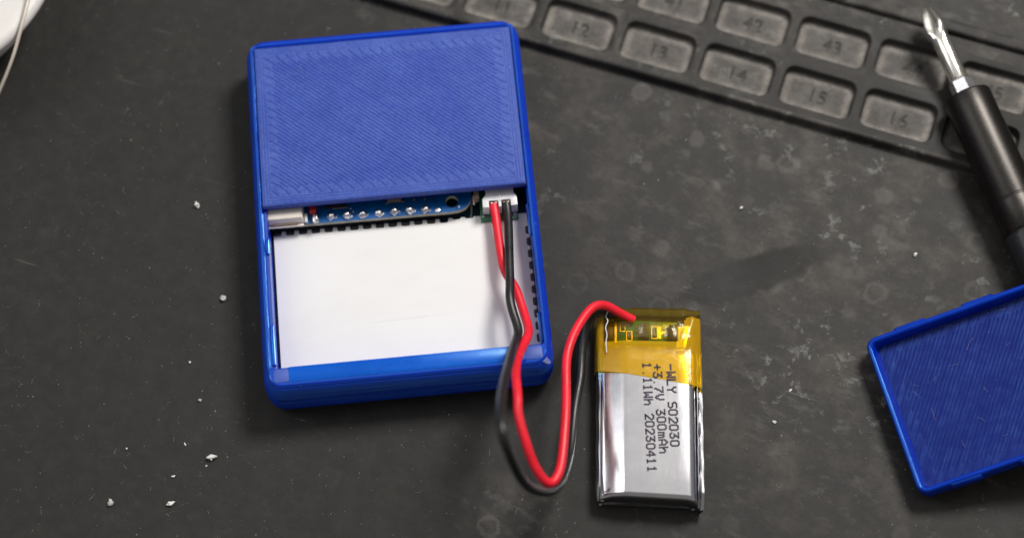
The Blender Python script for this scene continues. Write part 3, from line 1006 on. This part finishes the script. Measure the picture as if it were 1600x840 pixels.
# yellow tape wrapped round the top end
ys = [4.0, 4.6, 5.5, 7, 9, 10.3, 11.0, 11.6, 12.3, 13.0, 14, 15, 16, 17, 17.7, 18.4, 19.2, 19.9]
tops = [6.18, 6.2, 6.2, 6.2, 6.18, 6.12, 6.0, 5.75, 5.4, 5.15, 5.0, 4.95, 4.85, 4.55, 4.2, 3.8, 3.3, 2.8]
secs = []
nx = 61
for y, zt in zip(ys, tops):
    sec = []
    xl, xr = -9.98, 10.15
    for k in range(nx):
        t = k / (nx - 1)
        x = xl + (xr - xl) * t
        rl = min(1, (x - xl) / 1.2)
        rr_ = min(1, (xr - x) / 1.2)
        hgt = zt * float(np.interp(x, [-9.98, -9.85, -9.6, -9.1, -8.5, -5.0, -4.1, 6.7, 7.9, 8.8, 9.6, 9.95, 10.15], [0.02, 0.42, 0.66, 0.75, 0.80, 0.975, 1.0, 1.0, 0.985, 0.90, 0.80, 0.72, 0.02]))
        if y > 10.9:
            w = min(1, (y - 10.9) / 2)
            amp = w * (0.10 + 0.38 * max(0, min(1, (x - 3.5) / 3)) + 0.2 * max(0, (y - 16) / 3))
            hgt += amp * (vnoise(np.array(x * 0.9 + y * 0.55), np.array(y * 0.7 - x * 0.2), 21) - 0.5) * 2 * min(rl, rr_)
            hgt += 0.35 * amp * (vnoise(np.array(x * 2.3 - y), np.array(y * 2.1), 5) - 0.5) * 2 * min(rl, rr_)
        yy = y - 0.01 * x
        if y < 9:                                          # slanted cut edge
            yy += (-0.16 * (x + 0.5)) * (9 - y) / 5.0 + (1.0) * (9 - y) / 5.0
        sec.append((x, yy, max(0.10, 0.12 + float(hgt))))
    secs.append(sec)
n = nx
Vv = [p for s in secs for p in s]
Ff = grid_faces(len(secs), n).tolist()
# close the far end down to the mat
e0 = (len(secs) - 1) * n
for (x, y, z) in secs[-1]:
    Vv.append((x * 0.985, y + 0.25, 0.2 + 0.35 * z))
Ff += grid_faces(2, n, e0).tolist()
tape_idx = []
for f in Ff:
    cx = sum(Vv[i][0] for i in f) / 4
    cy = sum(Vv[i][1] for i in f) / 4
    tape_idx.append(1 if cy < 12.2 or (cy < 17.8 and (cx < -8.2 or cx > 5.7 + 0.25 * (cy - 12))) else 0)
build('yellow_tape', Vv, Ff, [M['kapton'], M['kapton_stuck']], battery, sharp=60, midx=tape_idx)
V2, F2 = tube(catmull([(-7.9, 19.0, 5.0), (-7.5, 18.2, 5.4), (-7.9, 17.2, 5.3), (-7.55, 16.2, 5.25), (-7.95, 15.0, 5.3), (-7.7, 13.4, 5.4), (-7.9, 11.8, 5.9), (-7.75, 9.8, 5.75)], 5), 0.10, 6)
build('tape_crease', V2, F2, M['white_plastic'], battery)

# printed text, read from the side: rows of small ink marks
GL = {'-': ['.....', '.....', '.....', '#####', '.....', '.....', '.....'], '+': ['.....', '..#..', '..#..', '#####', '..#..', '..#..', '.....'],
      'W': ['#...#', '#...#', '#...#', '#.#.#', '#.#.#', '##.##', '#...#'], 'L': ['#....', '#....', '#....', '#....', '#....', '#....', '#####'],
      'Y': ['#...#', '#...#', '.#.#.', '..#..', '..#..', '..#..', '..#..'], 'S': ['.####', '#....', '#....', '.###.', '....#', '....#', '####.'],
      '0': ['.###.', '#...#', '#...#', '#...#', '#...#', '#...#', '.###.'], '2': ['.###.', '#...#', '....#', '...#.', '..#..', '.#...', '#####'],
      '3': ['#####', '...#.', '..#..', '.###.', '....#', '#...#', '.###.'], '.': ['.....', '.....', '.....', '.....', '.....', '.....', '..#..'],
      '7': ['#####', '....#', '...#.', '..#..', '..#..', '.#...', '.#...'], 'V': ['#...#', '#...#', '#...#', '#...#', '.#.#.', '.#.#.', '..#..'],
      'm': ['.....', '.....', '##.#.', '#.#.#', '#.#.#', '#.#.#', '#.#.#'], 'A': ['..#..', '.#.#.', '#...#', '#...#', '#####', '#...#', '#...#'],
      'h': ['#....', '#....', '#.##.', '##..#', '#...#', '#...#', '#...#'], '1': ['..#..', '.##..', '..#..', '..#..', '..#..', '..#..', '.###.'],
      '4': ['...#.', '..##.', '.#.#.', '#..#.', '#####', '...#.', '...#.'], ' ': ['.....'] * 7}


def print_line(text, p0, p1, height):
    """p0, p1: start and end of the line on the pouch; the letters' tops face the pouch's right side"""
    p0 = np.array(p0)
    p1 = np.array(p1)
    d = (p1 - p0) / (len(text) - 0.25)
    pitch = np.linalg.norm(d)
    d /= pitch
    up = np.array([-d[1], d[0]])
    cw = pitch / 6.1
    chh = height / 6.0
    V, F = [], []

    def stroke(a, b, r, z):
        """a short ink bar from a to b"""
        t = b - a
        L = np.linalg.norm(t)
        t = t / L if L > 1e-6 else d
        nn = np.array([-t[1], t[0]])
        a2, b2 = a - t * r, b + t * r
        o = len(V)
        if a[1] > 4.75 - 0.16 * a[0]:                      # on top of the tape
            z += 0.15
        for q in (a2 - nn * r, b2 - nn * r, b2 + nn * r, a2 + nn * r):
            V.append((q[0], q[1], z))
        for q in (a2 - nn * r * .8, b2 - nn * r * .8, b2 + nn * r * .8, a2 + nn * r * .8):
            V.append((q[0], q[1], z + 0.015))
        F.extend([(o, o + 1, o + 5, o + 4), (o + 1, o + 2, o + 6, o + 5), (o + 2, o + 3, o + 7, o + 6), (o + 3, o, o + 4, o + 7), (o + 4, o + 5, o + 6, o + 7), (o + 3, o + 2, o + 1, o)])
    kz = 0
    for i, ch in enumerate(text):
        g_ = GL[ch]
        jit = np.array([random.uniform(-.03, .03), random.uniform(-.04, .04)])
        on = {(c, r) for r in range(7) for c in range(5) if g_[r][c] == '#'}
        pos = lambda c, r: p0 + d * (i * pitch + c * cw) + up * ((3 - r) * chh) + jit
        for c, r in sorted(on):
            z = 6.205 + 0.0006 * (kz % 7)
            kz += 1
            stroke(pos(c, r), pos(c, r), 0.15, z)
            for dc, dr in ((1, 0), (0, 1), (1, 1), (-1, 1)):
                if (c + dc, r + dr) in on and not (dc and dr and ((c + dc, r) in on or (c, r + dr) in on)):
                    z = 6.205 + 0.0006 * (kz % 7)
                    kz += 1
                    stroke(pos(c, r), pos(c + dc, r + dr), 0.115 if dr and not dc else 0.15, z)
    return build('printed_line', V, F, M['ink'], battery, sharp=None)


tl = lambda w: wl([(w[0], w[1], 6)])[0][:2]
print_line('-WLY S02030', tl((48.12, -70.9)), tl((46.98, -86.6)), 1.48)
print_line('+3.7V 300mAh', tl((45.62, -70.7)), tl((44.88, -87.7)), 1.48)
print_line('1.11Wh 20230411', tl((43.80, -70.2)), tl((42.25, -91.0)), 1.48)

# the two leads and the white plug on their ends
red = [(18.55, -34.6, 7.4), (18.6, -36.2, 7.4), (18.7, -38.2, 7.4), (18.8, -41.6, 7.6), (19.0, -47.2, 8.2), (19.45, -50.5, 8.5), (20.95, -53.99, 9.2), (22.01, -59.09, 10.0), (22.55, -62.92, 11.4), (21.95, -65.88, 13.6), (20.03, -70.3, 17.0), (19.04, -74.84, 20.0), (19.02, -80.0, 22.0),
       (18.91, -83.44, 22.0), (19.7, -88.03, 21.0), (20.9, -91.75, 19.0), (23.09, -94.75, 17.0), (25.17, -92.17, 16.0), (26.54, -86.76, 15.0), (27.55, -80.62, 14.0), (28.23, -75.32, 13.0), (28.94, -69.83, 12.0), (30.5, -65.22, 11.0), (33.09, -61.16, 9.8),
       (35.4, -58.82, 8.7), (37.62, -58.57, 7.3), (40.19, -59.65, 5.4), (42.54, -60.62, 3.9)]
blk = [(20.95, -34.6, 7.4), (21.0, -36.1, 7.4), (21.04, -38.4, 7.6), (20.85, -42.0, 8.4), (20.42, -47.9, 9.9), (20.05, -53.4, 11.2), (19.77, -56.67, 12.2), (19.94, -59.87, 12.4), (20.52, -63.67, 12.9), (20.04, -66.35, 14.6), (18.73, -70.92, 20.0), (17.28, -77.73, 28.5), (16.15, -83.72, 35.5), (15.48, -88.23, 40.5), (15.35, -92.25, 42.5), (15.83, -94.81, 41.0), (16.88, -96.66, 36.0), (18.45, -97.78, 30.0), (20.32, -97.67, 24.5), (22.91, -96.44, 18.0), (25.43, -93.38, 12.5), (27.56, -86.95, 7.0), (28.91, -81.16, 5.0), (30.1, -75.71, 4.0), (31.5, -70.5, 3.3), (32.2, -66.5, 3.3), (33.1, -62.19, 4.0), (34.4, -58.94, 5.0), (36.78, -58.3, 4.9), (39.0, -59.4, 4.2)]
for nm, pts, mt, lb in (('lead', red, 'red_wire', 'red lead'), ('lead', blk, 'black_wire', 'black lead')):
    P = smooth_path(catmull(wl(pts), 8), 6)
    tt = np.arange(len(P))
    P[:, 0] += 0.10 * np.sin(tt * 0.21 + len(lb)) * np.sin(tt * 0.083) * np.clip((tt - 30) / 20, 0, 1)
    P[:, 1] += 0.08 * np.sin(tt * 0.17 + 2 + len(lb)) * np.clip((tt - 30) / 20, 0, 1)
    V, F = tube(P, 0.84, 16)
    tag(build(nm, V, F, M[mt], battery, sharp=None), lb)
plug_poly = [(17.2, -31.5), (17.2, -34.25), (16.45, -35.05), (16.45, -36.85), (17.65, -36.9), (17.65, -35.55), (19.45, -35.6), (19.45, -36.9), (20.0, -36.9), (20.0, -35.55), (21.8, -35.55), (21.8, -36.9), (23.05, -36.85), (23.05, -35.05), (22.5, -34.25), (22.5, -31.5)]
pw = wl([(x, y, 0) for x, y in plug_poly])
plug = prism('plug', [tuple(p[:2]) for p in pw], 5.25, 8.5, M['white_plastic'], battery, bevel=0.10)
q = wl([(19.86, -34.2, 0)])[0]
box('plug_ridge', (q[0], q[1], 8.53), (0.3, 3.4, 0.14), M['white_plastic'], plug, 0.04, rotz=-BROT)
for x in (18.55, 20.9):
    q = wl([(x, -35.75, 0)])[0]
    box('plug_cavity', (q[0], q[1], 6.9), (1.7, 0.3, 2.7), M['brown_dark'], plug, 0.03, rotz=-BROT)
    for dx in (-0.45, 0.4):
        q = wl([(x + dx, -35.9, 0)])[0]
        box('crimp', (q[0], q[1], 8.1), (0.35, 0.25, 0.3), M['tin'], plug, 0.06, rotz=-BROT)

# ------------------------------------------------------------------ the loose lid
LT = math.radians(-16.5)
lid = empty('battery_cover', (85.9, -68.9, 0.55), (0, 0, 0))
lid.rotation_euler = (Matrix.Rotation(math.radians(9.7), 3, 'Z') @ Matrix.Rotation(LT, 3, 'Y')).to_euler()
tag(lid, 'loose blue 3D printed cover lying inside up, propped on the black screwdriver handle', 'battery cover')
lx1, ly0 = 46.5, -31.0
lp_ = layered([(0.0, -0.35), (0.35, -0.08), (1.0, 0.0), (3.9, 0.0)], 0.3, 0.04)
loops = [rrect(-o, lx1 + o, ly0 - o, o, 2.0 + o, z, 6, 3) for z, o in lp_]
loops += [rrect(0.14, lx1 - .14, ly0 + .14, -0.14, 1.9, 4.2, 6, 3), rrect(0.4, lx1 - .4, ly0 + .35, -0.35, 1.6, 4.33, 6, 3), rrect(0.75, lx1 - 1.0, ly0 + .8, -0.85, 1.2, 4.3, 6, 3), rrect(1.0, lx1 - 1.3, ly0 + 1.0, -1.05, 1.0, 4.1, 6, 3),
         rrect(1.35, lx1 - 1.5, ly0 + 1.15, -1.25, 0.9, 2.8, 6, 3), rrect(1.9, lx1 - 1.6, ly0 + 1.3, -1.45, 0.8, 1.2, 6, 3)]
V, F = loft(loops)
build('tray', V, F, M['blue_lid_wall'], lid, sharp=45)
X, Y = heightfield(1.85, lx1 - 1.5, ly0 + 1.25, -1.4, 0.14)
g, b = printed_lines(X, Y, 1.85, lx1 - 1.5, ly0 + 1.25, -1.4, math.radians(-54), 0.72, (-0.3,), 1.6, 31, turn=False)
ul = X * math.sin(math.radians(-54)) + Y * math.cos(math.radians(-54))
br = np.clip(0.55 * vnoise(np.floor(ul / 0.72) * 1.37, (X + Y) * 0.16 + np.floor(ul / 0.72) * 5.1, 8) + 0.45 * vnoise(X * 0.9, Y * 0.9, 14), 0, 1)
Z = 1.38 - 0.12 * g + 0.05 * br * (1 - g)
V, F = grid_skirt(X, Y, Z, 1.1)
build('printed_floor', V, F, M['blue_lid'], lid, sharp=60, attrs={'ridge': np.concatenate([(np.clip(1 - 1.6 * g, 0, 1) * (0.08 + 0.95 * br ** 2)).ravel(), np.zeros(len(V) - X.size)])})
for y, s in ((0.0, 1), (ly0, -1)):
    for xa, xb in ((5.6, 12.0), (18.6, 25.2), (31.4, 38.0)):
        lo = []
        for z, o, w in ((0.5, 0.0, 0.1), (1.3, 0.0, 0.42), (3.4, 0.0, 0.52), (3.9, -0.1, 0.36), (4.15, -0.25, 0.1)):
            lo.append([(xa - o, y - s * 0.2, z), (xb + o, y - s * 0.2, z), (xb + o - 0.35, y + s * w, z), (xa - o + 0.35, y + s * w, z)][::s])
        V, F = loft(lo)
        build('snap_bump', V, F, M['blue_lid_wall'], lid, sharp=40)

# ------------------------------------------------------------------ the screwdriver
tip = Vector((107.55, -2.2, 7.2))
axis = Vector((math.sin(math.radians(13.0)), -math.cos(math.radians(13.0)), -0.0235)).normalized()
drv = empty('screwdriver', tip)
drv.rotation_euler = axis.to_track_quat('Z', 'Y').to_euler()
tag(drv, 'black handled screwdriver with a bright cross tip lying over the numbered compartments', 'screwdriver')
loops = []
N = 48
for s, wing, fl, rnd in ((0.0, 0.75, 0.45, 0), (0.35, 1.2, 0.6, 0), (1.2, 1.6, 0.75, 0), (2.6, 2.15, 0.95, 0), (4.0, 2.45, 1.2, 0), (5.0, 2.48, 1.45, 0.1), (6.2, 2.35, 1.65, 0.45), (7.4, 2.05, 1.76, 0.8), (8.6, 1.86, 1.8, 1), (9.5, 1.82, 1.82, 1), (16.0, 1.82, 1.82, 1), (16.6, 1.95, 1.95, 1)):
    lp = []
    for k in range(N):
        a = 2 * math.pi * k / N
        c = abs(math.cos(2 * (a + 0.30)))
        w = c ** 5
        star = fl + (wing - fl) * w
        r_ = star * (1 - rnd) + rnd * fl
        lp.append((r_ * math.cos(a), r_ * math.sin(a), s))
    loops.append(lp)
V, F = loft(loops)
build('driver_bit', V, F, M['chrome'], drv, sharp=32)
hexl = lambda r, s, ph=0.42: [(r * math.cos(ph + math.pi / 3 * k), r * math.sin(ph + math.pi / 3 * k), s) for k in range(6)]
V, F = loft([hexl(1.9, 16.5), hexl(2.35, 16.95), hexl(2.35, 22.0)])
build('hex_shank', V, F, M['hex_steel'], drv, sharp=15)
prof = [(2.6, 20.9), (2.5, 20.2), (4.15, 20.1), (4.5, 20.28), (4.64, 20.7), (4.66, 24), (4.66, 43.0), (4.64, 43.15), (4.61, 43.25), (4.61, 43.4), (4.65, 43.5), (4.68, 44.0), (4.7, 49.5), (4.45, 50.2)]
V, F = lathe(prof, 64)
build('handle_barrel', V, F, M['anodised'], drv, sharp=30)
loops = []
for s, r in ((49.8, 4.2), (50.3, 4.72), (51.0, 4.86), (90.0, 4.86), (104, 4.75), (108, 4.5), (109.4, 3.8), (109.8, 2.6)):
    lp = []
    for k in range(72):
        a = 2 * math.pi * k / 72
        f = 1 - 0.045 * (0.5 + 0.5 * math.cos(6 * a)) ** 3 if 50.5 < s < 105 else 1
        lp.append((r * f * math.cos(a), r * f * math.sin(a), s))
    loops.append(lp)
V, F = loft(loops)
build('grip', V, F, M['black_plastic'], drv, sharp=40)

# ------------------------------------------------------------------ white spool and thin wire at the upper left corner
spool = empty('spool', (-91.4, 26.5, 0))
tag(spool, 'white round plastic spool cut off by the upper left corner', 'spool')
R_ = 29.7
V, F = lathe([(22, 0.02), (22.6, 0.3), (22.8, 1.0), (22.6, 1.8), (22, 2.2), (20, 2.3), (6, 2.3)], 96)
build('lower_flange', V, F, M['spool'], spool, sharp=45)
V, F = lathe([(20, 2.2), (20, 12.6)], 64)
build('hub', V, F, M['spool'], spool, sharp=45)
V, F = lathe([(19, 12.4), (R_ - 1.6, 12.6), (R_ - .5, 13.0), (R_ - .08, 13.8), (R_, 14.5), (R_ - .25, 15.2), (R_ - .9, 15.75), (R_ - 1.9, 16.0), (R_ - 3.2, 15.9), (R_ - 4.2, 15.7), (14, 15.6), (8.2, 15.6), (8.0, 15.3), (8.0, 12.4)], 128)
build('upper_flange', V, F, M['spool'], spool, sharp=45)
wire = tube(smooth_path(catmull([(-66.5, 17.5, 17.2), (-66.9, 14.0, 17.3), (-67.38, 11.34, 17.2), (-68.74, 6.39, 16.6), (-71.05, 1.25, 14), (-74.45, -3.29, 10), (-78.5, -7.5, 5.5), (-83, -11.5, 1.6), (-88, -15.5, 0.35), (-94, -19, 0.35)], 8), 4), 0.33, 10)
tag(build('thin_wire', wire[0], wire[1], M['pale_wire'], None, sharp=None), 'thin pale wire curving down beside the white spool', 'wire')

# ------------------------------------------------------------------ crumbs on the mat
def crumb(loc, size, seed, mat, label, shape=(1, 1, 0.7), group='white crumbs on the mat'):
    r = random.Random(seed)
    bm = bmesh.new()
    bmesh.ops.create_icosphere(bm, subdivisions=2, radius=1)
    ph = [r.uniform(0, 6) for _ in range(6)]
    az = r.uniform(0, 3.1)
    for v in bm.verts:
        p = v.co.copy()
        s = 1 + 0.30 * math.sin(4.1 * p.x + ph[0]) * math.cos(3.3 * p.y + ph[1]) + 0.22 * math.sin(6.3 * p.z + ph[2] + 3 * p.x) + r.uniform(-.2, .2)
        q = p * s
        v.co = Matrix.Rotation(az, 3, 'Z') @ Vector((q.x * shape[0], q.y * shape[1], q.z * shape[2])) * size * 0.86
    zmin = min(v.co.z for v in bm.verts)
    for v in bm.verts:
        v.co.z -= zmin
    o = from_bm('crumb', bm, mat, None, sharp=5, loc=(loc[0], loc[1], 0.01))
    return tag(o, label, 'crumb', group)


W_, G_ = M['crumb'], M['crumb_grey']
for a in [
    ((-38.63, -27.1), 0.62, 1, W_, 'bright white blocky crumb left of the cover plate, topmost left of the device', (1.15, .8, .8)),
    ((-34.38, -47.0), 0.60, 2, G_, 'greyish rough crumb close to the left side of the device', (1, 1, .8)),
    ((-37.9, -78.5), 0.72, 3, W_, 'largest ragged white crumb below and left of the device corner', (1.3, .7, .7)),
    ((-39.55, -67.1), 0.34, 4, G_, 'small grey crumb between the ragged crumb and the device', (1, .9, .7)),
    ((-45.70, -86.6), 0.62, 5, W_, 'clean white chip, right one of the two near the bottom edge', (1.15, .7, .6)),
    ((-56.58, -85.4), 0.62, 6, G_, 'rough greyish crumb nearest the bottom left corner', (1.1, .9, .7)),
    ((-45.06, -81.4), 0.32, 7, W_, 'tiny white flake just above the clean white chip', (1.3, .6, .5)),
    ((-41.18, -59.4), 0.25, 8, W_, 'tiny round white grain level with the bottom of the white panel', (1, 1, .8)),
    ((-53.51, -75.2), 0.20, 9, W_, 'minute white grain alone in the lower left of the mat', (1, 1, .8)),
    ((-42.71, -75.3), 0.24, 10, W_, 'tiny flat white sliver up and left of the ragged crumb', (1.5, .6, .4)),
    ((-38.9, -80.0), 0.20, 11, G_, 'minute grey grain right under the ragged white crumb', (1, 1, .8)),
    ((98.14, -51.1), 0.42, 12, W_, 'small white crumb left of the screwdriver handle', (1, .8, .8)),
    ((66.32, -38.1), 0.34, 13, W_, 'small white crumb in the open mat between device and screwdriver', (1, .8, .8)),
    ((70.38, -76.0), 0.32, 14, W_, 'thin upright white sliver between the battery and the loose cover', (.5, 1.5, .5)),
    ((66.5, -81.8), 0.30, 15, G_, 'small grey flake cluster right of the battery text', (1.3, 1, .5)),
]:
    crumb(*a)

# dust and lint: uncountable
V, F = [], []


def add_fibre(x, y, z, L, ang, curl, r):
    pts = []
    n = 6
    px, py, a = x, y, ang
    for k in range(n):
        pts.append((px, py, z + r + 0.06 * math.sin(k * 1.3)))
        px += L / n * math.cos(a)
        py += L / n * math.sin(a)
        a += curl / n
    v, f = tube(pts, r, 3)
    o = len(V)
    V.extend(v)
    F.extend([tuple(i + o for i in ff) for ff in f])


def add_speck(x, y, z, r):
    o = len(V)
    h = rng.uniform(.5, 1.0, 6) * r
    V.extend([(x + h[0], y, z), (x, y + h[1], z), (x - h[2], y, z), (x, y - h[3], z), (x + h[4] * .2, y, z + h[5])])
    F.extend([(o, o + 1, o + 4), (o + 1, o + 2, o + 4), (o + 2, o + 3, o + 4), (o + 3, o, o + 4), (o + 3, o + 2, o + 1, o)])


def flat_at(x, y):
    """true on the open mat, away from the things on it and the compartments"""
    if -28 < x < 28 and -73 < y < 4:
        return False
    c, s = math.cos(-GA), math.sin(-GA)
    v = (x - GX) * math.sin(-GA) + (y - GY) * math.cos(-GA)
    if v > low - 1.2:
        return False
    return True


k = 0
while k < 2000:
    x, y = rng.uniform(-80, 130), rng.uniform(-112, 20)
    if not flat_at(x, y):
        continue
    k += 1
    add_speck(x, y, 0.002, 0.05 + 0.09 * rng.random() ** 3)
k = 0
while k < 280:
    x, y = rng.uniform(-80, 130), rng.uniform(-112, 20)
    if not flat_at(x, y):
        continue
    k += 1
    add_fibre(x, y, 0.002, rng.uniform(0.5, 2.2), rng.uniform(0, 6.3), rng.uniform(-2.2, 2.2), rng.uniform(0.016, 0.03))
dust = build('dust', V, F, M['dust'], None, sharp=None)
tag(dust, 'fine pale dust and lint scattered over the mat', 'dust', kind='stuff')
V, F = [], []
for _ in range(90):
    add_speck(rng.uniform(-24, 24), rng.uniform(-33, -1) + DY, T - 0.005, 0.04 + 0.06 * rng.random() ** 3)
for _ in range(7):
    add_fibre(rng.uniform(-23, 22), rng.uniform(-32, -2) + DY, T - 0.005, rng.uniform(1, 3.5), rng.uniform(0, 6.3), rng.uniform(-1.5, 1.5), 0.016)
for _ in range(26):
    add_speck(rng.uniform(-22, 17), rng.uniform(-65, -39) + DY, 4.495, 0.03 + 0.05 * rng.random() ** 2)
pd = build('plate_lint', V, F, M['dust'], device, sharp=None)
pd['kind'] = 'stuff'
V, F = [], []
for _ in range(60):
    add_speck(rng.uniform(3, 44), rng.uniform(-29, -2), 1.4, 0.04 + 0.07 * rng.random() ** 3)
for _ in range(16):
    add_fibre(rng.uniform(3, 40), rng.uniform(-29, -2), 1.41, rng.uniform(0.8, 3.0), rng.uniform(0, 6.3), rng.uniform(-2, 2), 0.02)
ld = build('cover_lint', V, F, M['dust'], lid, sharp=None)
ld['kind'] = 'stuff'
